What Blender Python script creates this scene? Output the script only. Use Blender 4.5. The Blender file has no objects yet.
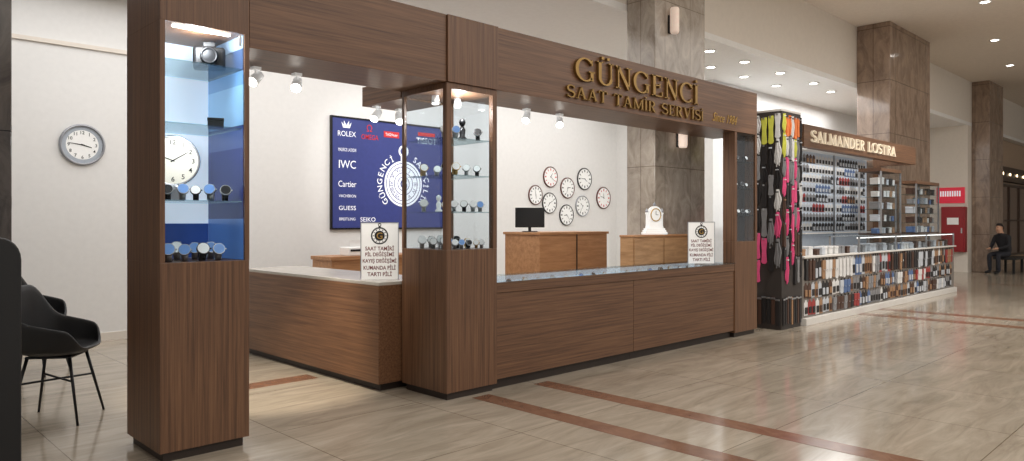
import bpy, math, random
from mathutils import Vector, Matrix
random.seed(7)
C = bpy.context.scene.collection
PI = math.pi
# ---------------------------------------------------------------- camera model (world X along the kiosk front, Y into depth)
FPX = 730.0; CS = .6984; SN = .7157; EYE = 1.47; HOR = 222.0
def ray(u):
    a = (u-512)/FPX
    return CS+SN*a, SN-CS*a
def onY(u, v, Y):
    dx, dy = ray(u); t = Y/dy
    return Vector((dx*t, Y, EYE+(HOR-v)*t/FPX))
def onX(u, v, X):
    dx, dy = ray(u); t = X/dx
    return Vector((X, dy*t, EYE+(HOR-v)*t/FPX))
# ---------------------------------------------------------------- materials
def lin(c):
    c = c/255.0
    return c/12.92 if c <= .04045 else ((c+.055)/1.055)**2.4
def rgb(r, g, b): return (lin(r), lin(g), lin(b), 1)
def base_mat(name):
    m = bpy.data.materials.new(name); m.use_nodes = True
    nt = m.node_tree; return m, nt, nt.nodes['Principled BSDF']
def mat(name, col, rough=.5, metal=0, emis=0, vary=.06, coat=0):
    m, nt, b = base_mat(name)
    tc = nt.nodes.new('ShaderNodeTexCoord'); n = nt.nodes.new('ShaderNodeTexNoise')
    n.inputs['Scale'].default_value = 14; n.inputs['Detail'].default_value = 3
    nt.links.new(tc.outputs['Object'], n.inputs['Vector'])
    r = nt.nodes.new('ShaderNodeValToRGB')
    c = rgb(*col)
    r.color_ramp.elements[0].position = .3; r.color_ramp.elements[1].position = .7
    r.color_ramp.elements[0].color = [max(0, x*(1-vary)) for x in c[:3]]+[1]
    r.color_ramp.elements[1].color = [min(1, x*(1+vary)) for x in c[:3]]+[1]
    nt.links.new(n.outputs['Fac'], r.inputs['Fac']); nt.links.new(r.outputs['Color'], b.inputs['Base Color'])
    b.inputs['Roughness'].default_value = rough; b.inputs['Metallic'].default_value = metal
    if coat: b.inputs['Coat Weight'].default_value = coat
    if emis:
        nt.links.new(r.outputs['Color'], b.inputs['Emission Color']); b.inputs['Emission Strength'].default_value = emis
    return m
def wood(name, dark, light, scale, rough=.42):
    m, nt, b = base_mat(name)
    tc = nt.nodes.new('ShaderNodeTexCoord'); mp = nt.nodes.new('ShaderNodeMapping'); mp.inputs['Scale'].default_value = scale
    n = nt.nodes.new('ShaderNodeTexNoise'); n.inputs['Scale'].default_value = 1.0; n.inputs['Detail'].default_value = 7; n.inputs['Roughness'].default_value = .68; n.inputs['Distortion'].default_value = .3
    r = nt.nodes.new('ShaderNodeValToRGB')
    r.color_ramp.elements[0].position = .34; r.color_ramp.elements[0].color = rgb(*dark)
    r.color_ramp.elements[1].position = .66; r.color_ramp.elements[1].color = rgb(*light)
    L = nt.links.new
    L(tc.outputs['Object'], mp.inputs['Vector']); L(mp.outputs['Vector'], n.inputs['Vector'])
    L(n.outputs['Fac'], r.inputs['Fac']); L(r.outputs['Color'], b.inputs['Base Color'])
    b.inputs['Roughness'].default_value = rough
    return m
def stone(name, c1, c2, seam, bw, bh, wall=True, rough=.3, nscale=(3, 3, 3), seamw=.006, mixv=.12, bias=(.3, .7)):
    m, nt, b = base_mat(name); L = nt.links.new
    tc = nt.nodes.new('ShaderNodeTexCoord')
    if wall:
        sp = nt.nodes.new('ShaderNodeSeparateXYZ'); ad = nt.nodes.new('ShaderNodeMath'); ad.operation = 'ADD'
        cb = nt.nodes.new('ShaderNodeCombineXYZ')
        L(tc.outputs['Object'], sp.inputs[0]); L(sp.outputs[0], ad.inputs[0]); L(sp.outputs[1], ad.inputs[1])
        L(ad.outputs[0], cb.inputs[0]); L(sp.outputs[2], cb.inputs[1]); vec = cb.outputs[0]
    else: vec = tc.outputs['Object']
    mp = nt.nodes.new('ShaderNodeMapping'); mp.inputs['Scale'].default_value = nscale
    L(tc.outputs['Object'], mp.inputs['Vector'])
    n = nt.nodes.new('ShaderNodeTexNoise'); n.inputs['Scale'].default_value = 1; n.inputs['Detail'].default_value = 8; n.inputs['Roughness'].default_value = .68; n.inputs['Distortion'].default_value = 1.0
    L(mp.outputs[0], n.inputs['Vector'])
    r = nt.nodes.new('ShaderNodeValToRGB'); r.color_ramp.elements[0].position = bias[0]; r.color_ramp.elements[1].position = bias[1]
    r.color_ramp.elements[0].color = rgb(*c1); r.color_ramp.elements[1].color = rgb(*c2)
    L(n.outputs['Fac'], r.inputs['Fac'])
    br = nt.nodes.new('ShaderNodeTexBrick'); br.offset = 0; br.squash = 1
    br.inputs['Scale'].default_value = 1; br.inputs['Brick Width'].default_value = bw; br.inputs['Row Height'].default_value = bh
    br.inputs['Mortar Size'].default_value = seamw; br.inputs['Color1'].default_value = (1, 1, 1, 1)
    d = 1-mixv; br.inputs['Color2'].default_value = (d, d*.985, d*.96, 1); br.inputs['Mortar'].default_value = rgb(*seam)
    L(vec, br.inputs['Vector'])
    mx = nt.nodes.new('ShaderNodeMixRGB'); mx.blend_type = 'MULTIPLY'; mx.inputs[0].default_value = 1
    L(r.outputs[0], mx.inputs[1]); L(br.outputs['Color'], mx.inputs[2]); L(mx.outputs[0], b.inputs['Base Color'])
    b.inputs['Roughness'].default_value = rough
    return m
def glass(name, tint=(248, 251, 253), k=.18):
    m = bpy.data.materials.new(name); m.use_nodes = True; nt = m.node_tree
    for n in list(nt.nodes): nt.nodes.remove(n)
    L = nt.links.new
    o = nt.nodes.new('ShaderNodeOutputMaterial'); t = nt.nodes.new('ShaderNodeBsdfTransparent'); g = nt.nodes.new('ShaderNodeBsdfGlossy')
    t.inputs[0].default_value = rgb(*tint); g.inputs['Roughness'].default_value = .03
    lw = nt.nodes.new('ShaderNodeLayerWeight'); lw.inputs[0].default_value = .25
    mm = nt.nodes.new('ShaderNodeMath'); mm.operation = 'MULTIPLY'; mm.inputs[1].default_value = k
    mx = nt.nodes.new('ShaderNodeMixShader')
    L(lw.outputs['Fresnel'], mm.inputs[0]); L(mm.outputs[0], mx.inputs[0]); L(t.outputs[0], mx.inputs[1]); L(g.outputs[0], mx.inputs[2]); L(mx.outputs[0], o.inputs[0])
    return m
def zbands(name, stops, rough=.3, emis=.0):
    m, nt, b = base_mat(name); L = nt.links.new
    tc = nt.nodes.new('ShaderNodeTexCoord'); sp = nt.nodes.new('ShaderNodeSeparateXYZ'); mr = nt.nodes.new('ShaderNodeMapRange')
    mr.inputs['From Min'].default_value = 1.22; mr.inputs['From Max'].default_value = 2.7
    r = nt.nodes.new('ShaderNodeValToRGB'); r.color_ramp.interpolation = 'CONSTANT'
    L(tc.outputs['Object'], sp.inputs[0]); L(sp.outputs[2], mr.inputs['Value']); L(mr.outputs[0], r.inputs['Fac'])
    e = r.color_ramp.elements
    e[0].position = stops[0][0]; e[0].color = rgb(*stops[0][1]); e[1].position = stops[1][0]; e[1].color = rgb(*stops[1][1])
    for p, c in stops[2:]:
        x = e.new(p); x.color = rgb(*c)
    L(r.outputs[0], b.inputs['Base Color']); b.inputs['Roughness'].default_value = rough
    if emis: L(r.outputs[0], b.inputs['Emission Color']); b.inputs['Emission Strength'].default_value = emis
    return m
WD, WL = (80, 54, 38), (126, 91, 65)
W_V = wood('walnut_vertical', WD, WL, (56, 56, 1.1))
W_X = wood('walnut_along_front', WD, WL, (1.1, 56, 56))
W_Y = wood('walnut_along_side', (86, 57, 39), (134, 96, 67), (56, 1.1, 56))
W_DK = wood('walnut_dark', (52, 38, 30), (80, 59, 46), (20, 20, 2))
W_OAK = wood('light_oak', (158, 118, 80), (194, 152, 110), (3, 3, 22))
W_OAKD = wood('mid_oak', (164, 116, 78), (196, 147, 104), (2, 20, 20))
PLINTH = mat('dark_plinth', (48, 37, 31), .5)
WHITE = mat('white_paint', (233, 232, 230), .7, vary=.02)
CREAM = mat('cream_paint', (228, 220, 209), .7, vary=.02)
SOFF = mat('soffit_paint', (240, 239, 236), .75, vary=.02)
CEIL = mat('ceiling_paint', (228, 217, 204), .75, vary=.03)
FLOOR = stone('travertine_floor', (142, 131, 115), (196, 185, 169), (180, 172, 160), 1.2, 1.2, False, .13, (1.1, 6.0, 1), .0035, .07, (.25, .75))
STRIP = stone('red_brown_stone', (118, 82, 64), (148, 110, 88), (120, 100, 90), .9, 9, False, .18, (6, 6, 6), .004)
GRANITE = stone('grey_granite', (140, 129, 118), (196, 186, 174), (168, 158, 148), .61, 1.1, True, .18, (5, 5, 3), .004, .06)
GRANB = stone('brown_granite', (114, 95, 82), (172, 150, 132), (140, 125, 112), .65, 1.1, True, .12, (4, 4, 1.8), .005, .08)
GRAND = stone('dark_granite', (64, 58, 55), (104, 96, 90), (80, 74, 70), .61, 1.1, True, .2, (5, 5, 3), .004, .06)
GLASS = glass('clear_glass'); SHELFG = glass('shelf_glass', (228, 239, 241), .55); TOPG = glass('counter_glass', (240, 246, 249), .4)
GOLD = mat('antique_gold', (150, 120, 70), .38, .8)
GOLD2 = mat('bright_gold', (186, 150, 84), .35, .8)
BLACK = mat('black_plastic', (18, 18, 20), .45)
BLACKM = mat('black_metal', (24, 24, 26), .35, .4)
STEEL = mat('brushed_steel', (186, 188, 192), .3, .85)
SILVER = mat('silver_paint', (160, 162, 168), .35, .6)
PAPER = mat('white_card', (242, 241, 239), .6, emis=.06, vary=.02)
LITW = mat('glow_white_enamel', (234, 234, 233), .5, emis=.25, vary=.02)  # faint glow put into the colour so shaded white parts look lit
OFFW = mat('off_white_laminate', (214, 210, 204), .5, vary=.03)
INK = mat('black_ink', (20, 18, 20), .6)
REDINK = mat('red_ink', (196, 40, 44), .5, emis=.15, vary=.02)
WINK = mat('white_ink', (240, 242, 248), .5, emis=.35, vary=.02)
NAVY = mat('blue_poster', (50, 60, 124), .45, emis=.14)
DIAL = mat('white_dial', (242, 242, 240), .5, emis=.1, vary=.02)
CRDIAL = mat('cream_dial', (240, 234, 218), .5, emis=.15, vary=.02)
LED = mat('lamp_lens', (255, 250, 240), .3, emis=9, vary=0)
LEDW = mat('warm_lens', (255, 226, 180), .3, emis=5, vary=0)
INNER = mat('cabinet_inner_white', (226, 235, 246), .5, emis=.55, vary=.02)  # white panel whose own glow stands in for light inside the case
REDP = mat('red_enamel', (150, 26, 34), .35)
LEATH = mat('black_leather', (22, 22, 24), .5)
# ---------------------------------------------------------------- mesh builder
_tc = {}
def text_geo(s, off=0.0, ext=True, shear=0.0):
    k = (s, off, ext, shear)
    if k in _tc: return _tc[k]
    cu = bpy.data.curves.new('t', 'FONT'); cu.body = s; cu.size = 1; cu.extrude = .1 if ext else 0; cu.offset = off; cu.resolution_u = 3; cu.shear = shear
    o = bpy.data.objects.new('t', cu); C.objects.link(o)
    dg = bpy.context.evaluated_depsgraph_get()
    me = bpy.data.meshes.new_from_object(o.evaluated_get(dg))
    vs = [v.co.copy() for v in me.vertices]; fs = [tuple(p.vertices) for p in me.polygons]
    bpy.data.objects.remove(o); bpy.data.curves.remove(cu); bpy.data.meshes.remove(me)
    _tc[k] = (vs, fs); return vs, fs
class MB:
    def __init__(s, off=None):
        s.v = []; s.f = []
        s.o = Vector(off.location) if hasattr(off, 'location') else Vector(off or (0, 0, 0))
    def add(s, vs, fs):
        n = len(s.v); s.v += [Vector(v)-s.o for v in vs]; s.f += [tuple(i+n for i in f) for f in fs]; return s
    def box(s, x0, x1, y0, y1, z0, z1):
        return s.add([(x0, y0, z0), (x1, y0, z0), (x1, y1, z0), (x0, y1, z0), (x0, y0, z1), (x1, y0, z1), (x1, y1, z1), (x0, y1, z1)],
                     [(3, 2, 1, 0), (4, 5, 6, 7), (0, 1, 5, 4), (1, 2, 6, 5), (2, 3, 7, 6), (3, 0, 4, 7)])
    def tube(s, p0, p1, r0, r1=None, n=14):
        r1 = r0 if r1 is None else r1
        p0 = Vector(p0); p1 = Vector(p1); d = (p1-p0).normalized()
        a = d.orthogonal().normalized(); b = d.cross(a)
        vs = [p0+(a*math.cos(2*PI*i/n)+b*math.sin(2*PI*i/n))*r0 for i in range(n)]+[p1+(a*math.cos(2*PI*i/n)+b*math.sin(2*PI*i/n))*r1 for i in range(n)]
        fs = [(i, (i+1) % n, n+(i+1) % n, n+i) for i in range(n)]+[tuple(range(n-1, -1, -1)), tuple(range(n, 2*n))]
        return s.add(vs, fs)
    def lathe(s, prof, c, axis='z', n=32, cap=True):      # prof: (r, h); axis 'z' up or 'y' = towards -Y; cap False leaves the ring open
        c = Vector(c); vs = []; fs = []
        for r, h in prof:
            for i in range(n):
                a = 2*PI*i/n
                vs.append(c+(Vector((r*math.cos(a), r*math.sin(a), h)) if axis == 'z' else Vector((r*math.cos(a), -h, r*math.sin(a)))))
        for k in range(len(prof)-1):
            for i in range(n): fs.append((k*n+i, k*n+(i+1) % n, (k+1)*n+(i+1) % n, (k+1)*n+i))
        if cap: fs.append(tuple(range(n-1, -1, -1))); fs.append(tuple(range((len(prof)-1)*n, len(prof)*n)))
        return s.add(vs, fs)
    def prism(s, poly, y0, y1, o=(0, 0, 0)):    # poly in x,z extruded along y
        n = len(poly); o = Vector(o)
        vs = [o+Vector((x, y0, z)) for x, z in poly]+[o+Vector((x, y1, z)) for x, z in poly]
        return s.add(vs, [tuple(range(n)), tuple(range(2*n-1, n-1, -1))]+[(i, n+i, n+(i+1) % n, (i+1) % n) for i in range(n)])
    def text(s, t, cx, cz, y, h=None, w=None, ext=0.0, rot=0.0, off=0.0, shear=0.0):
        vs, fs = text_geo(t, off, ext > 0, shear)
        x0 = min(v.x for v in vs); x1 = max(v.x for v in vs); y0 = min(v.y for v in vs); y1 = max(v.y for v in vs)
        sx = (w/(x1-x0)) if w else None; sy = (h/(y1-y0)) if h else None
        sx = sx or sy; sy = sy or sx
        out = []; c, q = math.cos(rot), math.sin(rot)
        for v in vs:
            X = (v.x-(x0+x1)/2)*sx; Z = (v.y-(y0+y1)/2)*sy
            out.append((cx+X*c-Z*q, y-(v.z+.1)/.2*ext if ext > 0 else y, cz+X*q+Z*c))
        return s.add(out, fs)
    def ribbon(s, pts, ws, T, y, ext):          # stroke of varying width, extruded towards -Y
        n = len(pts); Lp = []; Rp = []
        for i in range(n):
            a = pts[max(0, i-1)]; b = pts[min(n-1, i+1)]; dx, dz = b[0]-a[0], b[1]-a[1]; l = math.hypot(dx, dz) or 1
            nx, nz = -dz/l*ws[i]/2, dx/l*ws[i]/2
            Lp.append(T(pts[i][0]+nx, pts[i][1]+nz)); Rp.append(T(pts[i][0]-nx, pts[i][1]-nz))
        vs = []
        for i in range(n): vs += [(Lp[i][0], y-ext, Lp[i][1]), (Rp[i][0], y-ext, Rp[i][1]), (Rp[i][0], y, Rp[i][1]), (Lp[i][0], y, Lp[i][1])]
        fs = [(0, 3, 2, 1), (4*n-4, 4*n-3, 4*n-2, 4*n-1)]
        for i in range(n-1):
            a = 4*i; b = a+4
            fs += [(a, a+1, b+1, b), (a+1, a+2, b+2, b+1), (a+2, a+3, b+3, b+2), (a+3, a, b, b+3)]
        return s.add(vs, fs)
    def build(s, name, m, parent=None, bevel=0, smooth=False, seg=2):
        me = bpy.data.meshes.new(name); me.from_pydata([tuple(v) for v in s.v], [], s.f); me.materials.append(m); me.update()
        o = bpy.data.objects.new(name, me); C.objects.link(o)
        if parent: o.parent = parent
        else: o.location = s.o
        if smooth:
            for p in me.polygons: p.use_smooth = len(p.vertices) < 9
        if bevel:
            b = o.modifiers.new('bevel', 'BEVEL'); b.width = bevel; b.segments = seg; b.limit_method = 'ANGLE'
        return o
# serif capitals drawn as strokes (height 1)
TK, TH = .135, .055
def arc(cx, cy, rx, ry, a0, a1, n=18):
    pts = []; ws = []
    for i in range(n+1):
        a = math.radians(a0+(a1-a0)*i/n); pts.append((cx+rx*math.cos(a), cy+ry*math.sin(a))); ws.append(TH+(TK-TH)*abs(math.cos(a))**1.3)
    return pts, ws
def ln(x0, y0, x1, y1, w): return [(x0, y0), (x1, y1)], [w, w]
def ser(x, top=False, l=.27): y = .978 if top else .022; return ln(x-l/2, y, x+l/2, y, .045)
def dot(x): return ln(x-.06, 1.17, x+.06, 1.17, .12)
def glyph(ch):
    if ch in 'Iİ': return [ln(.13, 0, .13, 1, TK), ser(.13), ser(.13, True)]+([dot(.13)] if ch == 'İ' else []), .27
    if ch == 'N': return [ln(.14, 0, .14, 1, .06), ln(.12, .98, .68, .02, TK), ln(.68, 0, .68, 1, .06), ser(.14), ser(.68, True), ser(.1, True, .2)], .82
    if ch == 'E': return [ln(.15, 0, .15, 1, TK), ln(.02, .975, .58, .975, .05), ln(.15, .52, .46, .52, .05), ln(.02, .025, .6, .025, .05), ln(.57, .99, .57, .78, .05), ln(.59, .01, .59, .24, .05), ln(.46, .42, .46, .62, .05)], .64
    if ch == 'L': return [ln(.15, 0, .15, 1, TK), ser(.15, True), ln(.02, .025, .6, .025, .05), ln(.59, .01, .59, .26, .05)], .64
    if ch == 'D': return [ln(.15, 0, .15, 1, TK), ln(.02, .975, .36, .975, .05), ln(.02, .025, .36, .025, .05), arc(.36, .5, .36, .475, 90, -90, 20)], .82
    if ch == 'O': return [arc(.46, .5, .4, .475, 0, 360, 32)], .92
    if ch == 'T': return [ln(.36, 0, .36, 1, TK), ln(.02, .97, .70, .97, .06), ln(.03, .99, .03, .77, .05), ln(.69, .99, .69, .77, .05), ser(.36)], .72
    if ch == 'A': return [ln(.11, 0, .40, 1, TH), ln(.38, 1, .70, 0, TK), ln(.2, .33, .6, .33, TH), ser(.11), ser(.70)], .82
    if ch == 'V': return [ln(.11, 1, .42, 0, TK), ln(.42, 0, .70, 1, TH), ser(.11, True), ser(.70, True)], .82
    if ch == 'M': return [ln(.13, 0, .13, 1, .06), ln(.12, 1, .49, .05, TK), ln(.49, .05, .85, 1, TH), ln(.85, 0, .85, 1, TK), ser(.13), ser(.85), ser(.1, True, .18), ser(.88, True, .2)], .98
    if ch == 'R': return [ln(.14, 0, .14, 1, TK), ln(.02, .975, .3, .975, TH), ln(.14, .505, .32, .505, TH), arc(.3, .74, .28, .235, 90, -90), ln(.34, .5, .64, .02, TK), ser(.14), ser(.68, False, .18)], .76
    if ch == 'S':
        p1, _ = arc(.31, .74, .25, .235, 25, 270, 16); p2, _ = arc(.31, .265, .27, .24, 90, -155, 16); p = p1+p2[1:]; n = len(p)
        return [(p, [TH+(TK-TH)*math.sin(PI*i/(n-1))**1.5 for i in range(n)]), ln(.55, .76, .55, .97, .045), ln(.06, .05, .06, .25, .045)], .62
    if ch in 'UÜ': return [ln(.14, 1, .14, .3, TK), arc(.405, .3, .265, .275, 180, 360), ln(.67, .3, .67, 1, .06), ser(.14, True), ser(.67, True, .24)]+([dot(.27), dot(.54)] if ch == 'Ü' else []), .8
    if ch == 'C': return [arc(.44, .5, .38, .475, 42, 318, 24), ln(.74, .72, .74, .96, .045), ln(.74, .06, .74, .22, .045)], .8
    if ch == 'G': return [arc(.44, .5, .38, .475, 42, 318, 24), ln(.74, .72, .74, .96, .045), ln(.74, .06, .74, .44, TK), ln(.6, .44, .88, .44, .045)], .88
    return [], .4
def serif_line(s, x0, x1, z0, h, y, ext, m, parent):
    ws = [glyph(c)[1] for c in s]; gap = .1; tot = sum(ws)+gap*(len(s)-1); kx = (x1-x0)/tot; x = x0
    for c, w_ in zip(s, ws):
        st = glyph(c)[0]
        if st:
            b = MB(parent)
            for p, q in st: b.ribbon(p, q, lambda X, Z, x=x: (x+X*kx, z0+Z*h), y, ext)
            b.build('letter', m, parent)
        x += (w_+gap)*kx
def tag(o, label, cat, group=None):
    o['label'] = label; o['category'] = cat
    if group: o['group'] = group
    return o
def thing(name, label, cat, loc=(0, 0, 0), rz=0, group=None):
    o = bpy.data.objects.new(name, None); o.empty_display_size = .1; C.objects.link(o)
    o.location = loc; o.rotation_euler = (0, 0, rz); return tag(o, label, cat, group)
def struct(name, mb, m, parent=None, bevel=0):
    o = mb.build(name, m, parent, bevel)
    if not parent: o['kind'] = 'structure'
    return o
def copy_tree(o, parent=None):
    c = o.copy(); C.objects.link(c)
    if parent: c.parent = parent
    for ch in list(o.children): copy_tree(ch, c)
    return c
def dup(o, loc, rz=0, label=None, group=None, scale=None):
    kids = list(o.children); c = o.copy(); C.objects.link(c); c.location = loc; c.rotation_euler = (0, 0, rz)
    for k in kids: copy_tree(k, c)
    if label: c['label'] = label
    if group: c['group'] = group
    if scale: c.scale = scale
    return c
# ---------------------------------------------------------------- setting
struct('floor', MB().box(-6, 38, -9, 10.2, -.1, 0), FLOOR)
k = 1
for x0, x1 in ((4.02, 4.21), (4.76, 4.95), (12.05, 12.3), (12.95, 13.2), (20.1, 20.35)):
    struct('trim_%d' % k, MB().box(x0, x1, -9, 4.6, 0, .0015), STRIP); k += 1
struct('trim_%d' % k, MB().box(2.3, 3.5, 6.2, 6.42, 0, .0015), STRIP); k += 1
struct('wall_back', MB().box(-6, 13.0, 10, 10.2, 0, 4.3), WHITE)
struct('baseboard_back', MB().box(-6, 13.0, 9.985, 10, 0, .1), CREAM)
struct('trim_%d' % k, MB().box(-6, 3.2, 9.97, 10, 3.58, 3.63), CREAM); k += 1
struct('wall_return', MB().box(13.0, 13.2, 7.6, 10.2, 0, 4.3), WHITE)
struct('wall_back_right', MB().box(13.2, 24.4, 7.6, 7.8, 0, 4.3), WHITE)
struct('wall_right', MB().box(24.4, 24.8, 5.96, 7.8, 0, 4.3), CREAM)
struct('wall_far', MB().box(26.4, 37.8, 6.2, 6.4, 0, 4.3), mat('tan_stone', (190, 166, 142), .5))
struct('wall_end', MB().box(37.8, 38, -9, 6.4, 0, 5.6), CREAM)
struct('ceiling_lower', MB().box(-6, 38, 5.96, 10.2, 4.3, 4.4), SOFF)
struct('wall_bulkhead', MB().box(-6, 38, 5.96, 6.1, 4.4, 5.6), CREAM)
struct('ceiling', MB().box(-6, 38, -9, 6.1, 5.6, 5.75), CEIL)
# storefront far right
w = struct('window_1', MB().box(27.2, 36.5, 6.14, 6.199, .35, 2.75), mat('dark_shop_glass', (112, 88, 74), .15))
fr = MB()
for x in (27.2, 28.7, 30.2, 31.7, 33.2, 34.7, 36.45): fr.box(x, x+.06, 6.1, 6.139, .35, 2.75)
fr.box(27.2, 36.5, 6.1, 6.139, 2.7, 2.78); fr.box(27.2, 36.5, 6.1, 6.139, .3, .36); fr.box(27.2, 36.5, 6.1, 6.139, 1.5, 1.54)
fr.build('window_frame', W_DK, w)
t = thing('shop_sign_band', 'dark horizontal shop sign band with small lights above far right shop window', 'sign', (31.8, 6.2, 2.85))
MB(t).box(27.2, 36.5, 6.02, 6.199, 2.85, 3.35).build('band', W_DK, t, .01)
for i in range(9): MB(t).lathe([(.03, 0), (.05, .03), (.03, .035)], (27.8+i, 6.019, 3.1), 'y', 12).build('small_light', LEDW, t)
# pillars
def pillar(label, x0, x1, y0, y1, h, m):
    o = MB(((x0+x1)/2, (y0+y1)/2, 0)).box(x0, x1, y0, y1, 0, h).build('stone_pillar', m, None, .01)
    return tag(o, label, 'pillar')
pillar('grey granite pillar rising behind the watch kiosk lettering', 7.97, 9.19, 5.5, 5.955, 5.599, GRANITE)
pillar('wide brown granite pillar rising behind the far kiosk', 16.0, 18.6, 5.3, 5.955, 5.599, GRANB)
pillar('brown granite pillar behind the seated man on the bench', 24.81, 26.4, 5.5, 5.955, 5.599, GRANB)
pillar('dark granite pillar at left edge behind the black armchairs', -.2, 1.22, 7.0, 8.0, 4.299, GRAND)
# downlights
def downlight(name, x, y, z, label, group, m=LED):
    t = thing(name, label, 'ceiling light', (x, y, z), 0, group)
    MB().lathe([(.11, 0), (.115, -.012), (.085, -.014), (.08, -.004)], (0, 0, 0), 'z', 24, False).build('trim_ring', WHITE, t, smooth=True)
    MB().lathe([(.078, -.002), (.06, -.0145)], (0, 0, 0), 'z', 24).build('lens', m, t)
    return t
d0 = downlight('downlight', 10.76, 6.35, 4.299, 'round recessed downlight in the white lower ceiling above the far kiosk', 'downlights in the lower ceiling')
for x, y in ((11.93, 6.35), (13.3, 6.35), (14.77, 6.35), (11.9, 7.0), (13.13, 7.0), (14.48, 7.0), (16.0, 6.5)): dup(d0, (x, y, 4.299))
d1 = downlight('downlight', 15.9, 3.6, 5.599, 'round downlight in the high beige mall ceiling at upper right', 'downlights in the high ceiling')
for x, y in ((12.4, 3.6), (19.4, 4.2), (22.8, 4.6)): dup(d1, (x, y, 5.599))
# ---------------------------------------------------------------- watch kiosk
YF = 4.65; ZB, ZT = 2.62, 3.17
DEP = .62
def posts(t, x0, x1, y0, y1, z0, z1, m, w=.035, wb=None):
    wb = wb or w
    for i_ in (0, 1):
        for j_ in (0, 1):
            q_ = wb if j_ else w
            xa = x1-q_ if i_ else x0; ya = y1-q_ if j_ else y0
            MB(t).box(xa, xa+q_, ya, ya+q_, z0, z1).build('corner_post', m, t, .002)
# left display pillar
t = pl = thing('display_pillar', 'tall walnut display pillar at left with lit glass case, nearest the camera', 'display cabinet', (1.84, YF, 0))
x0, x1, y0, y1 = 1.56, 2.12, YF, YF+DEP
MB(t).box(x0+.03, x1-.03, y0+.03, y1-.03, 0, .06).build('plinth', PLINTH, t)
MB(t).box(x0, x1, y0, y1, .06, 1.22).build('body', W_V, t, .003)
MB(t).box(x0, x1, y0, y1, 2.70, ZT).build('top_box', W_V, t, .003)
MB(t).box(x0, x0+.03, y0, y1, 1.22, 2.70).build('side_panel', W_V, t)
MB(t).box(x1-.03, x1, y0, y1, 1.22, 2.70).build('side_panel', W_V, t)
MB(t).box(x0+.03, x1-.03, y1-.03, y1, 1.22, 2.70).build('back_panel', INNER, t)
SB = zbands('blue_side_poster', [(0, (80, 118, 180)), (.18, (38, 48, 100)), (.27, (34, 44, 104)), (.5, (56, 72, 124)), (.60, (150, 194, 234)), (.78, (120, 164, 214)), (.84, (62, 80, 112)), (.94, (140, 164, 190))], .25, .3)  # poster blues; the paler bands and glow also imitate reflections in the glass
MB(t).box(x1-.034, x1-.0305, y0+.02, y1-.03, 1.222, 2.699).build('side_poster', SB, t)
MB(t).box(x0+.031, x1-.036, y1-.036, y1-.0305, 1.221, 1.46).build('blue_backdrop', mat('deep_blue_board', (52, 84, 158), .4, emis=.2), t)
for z in (1.60, 2.08, 2.47): MB(t).box(x0+.031, x1-.036, y0+.03, y1-.037, z, z+.008).build('shelf', SHELFG, t)
MB(t).box(x0+.031, x1-.031, y0+.006, y0+.012, 1.222, 2.698).build('glass_door', GLASS, t)
MB(t).box(x1-.07, x1-.055, y0-.006, y0+.005, 2.62, 2.69).build('door_clip', STEEL, t)
MB(t).box(x0+.1, x1-.1, y0+.06, y0+.09, 2.688, 2.699).build('lamp_strip', LED, t)
# corner display column
t = cc = thing('display_column', 'walnut corner display column with glass on all sides and shelves of watches', 'display cabinet', (4.07, YF, 0))
x0, x1, y0, y1 = 3.79, 4.355, YF, YF+DEP
MB(t).box(x0+.03, x1-.03, y0+.03, y1-.03, 0, .06).build('plinth', PLINTH, t)
MB(t).box(x0, x1, y0, y1, .06, 1.24).build('body', W_V, t, .003)
posts(t, x0, x1, y0, y1, 1.24, ZB-.005, W_V, .05, .03)
MB(t).box(x0+.001, x1-.001, y0+.001, y1-.001, 2.57, ZB-.002).build('top_frame', W_V, t)
for z in (1.55, 1.86, 2.17): MB(t).box(x0+.036, x1-.036, y0+.052, y1-.036, z, z+.008).build('shelf', SHELFG, t)
MB(t).box(x0+.051, x1-.051, y0+.01, y0+.016, 1.241, 2.569).build('glass_pane', GLASS, t)
MB(t).box(x0+.01, x0+.016, y0+.051, y1-.036, 1.241, 2.569).build('glass_pane', GLASS, t)
MB(t).box(x0+.036, x1-.036, y1-.016, y1-.01, 1.241, 2.569).build('glass_pane', GLASS, t)
MB(t).box(x1-.016, x1-.01, y0+.051, y1-.036, 1.241, 2.569).build('glass_pane', GLASS, t)
for q in (3.95, 4.2):
    MB(t).tube((q, 5.0, 2.569), (q, 5.0, 2.50), .03, .035).build('spotlight', LITW, t, smooth=True)
    MB(t).tube((q, 5.0, 2.499), (q, 5.0, 2.492), .028).build('spotlight_lens', LED, t)
# right display pillar (shallow)
t = rp = thing('display_pillar', 'shallow walnut display pillar with dark-backed glass case at right end of the watch kiosk', 'display cabinet', (8.78, YF, 0))
x0, x1, y0, y1 = 8.49, 9.07, YF, YF+.17
MB(t).box(x0+.03, x1-.03, y0+.03, y1-.03, 0, .06).build('plinth', PLINTH, t)
MB(t).box(x0, x1, y0, y1, .06, 1.22).build('body', W_V, t, .003)
MB(t).box(x0, x0+.05, y0, y1, 1.2205, ZB-.002).build('side_panel', W_V, t)
MB(t).box(x1-.05, x1, y0, y1, 1.2205, ZB-.002).build('side_panel', W_V, t)
MB(t).box(x0+.051, x1-.051, y1-.018, y1-.002, 1.2205, ZB-.002).build('back_panel', mat('dark_brown_back', (46, 38, 36), .3), t)
for z in (1.55, 1.9, 2.25): MB(t).box(x0+.051, x1-.051, y0+.02, y1-.021, z, z+.008).build('shelf', SHELFG, t)
MB(t).box(x0+.051, x1-.051, y0+.006, y0+.012, 1.222, 2.617).build('glass_door', GLASS, t)
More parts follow.
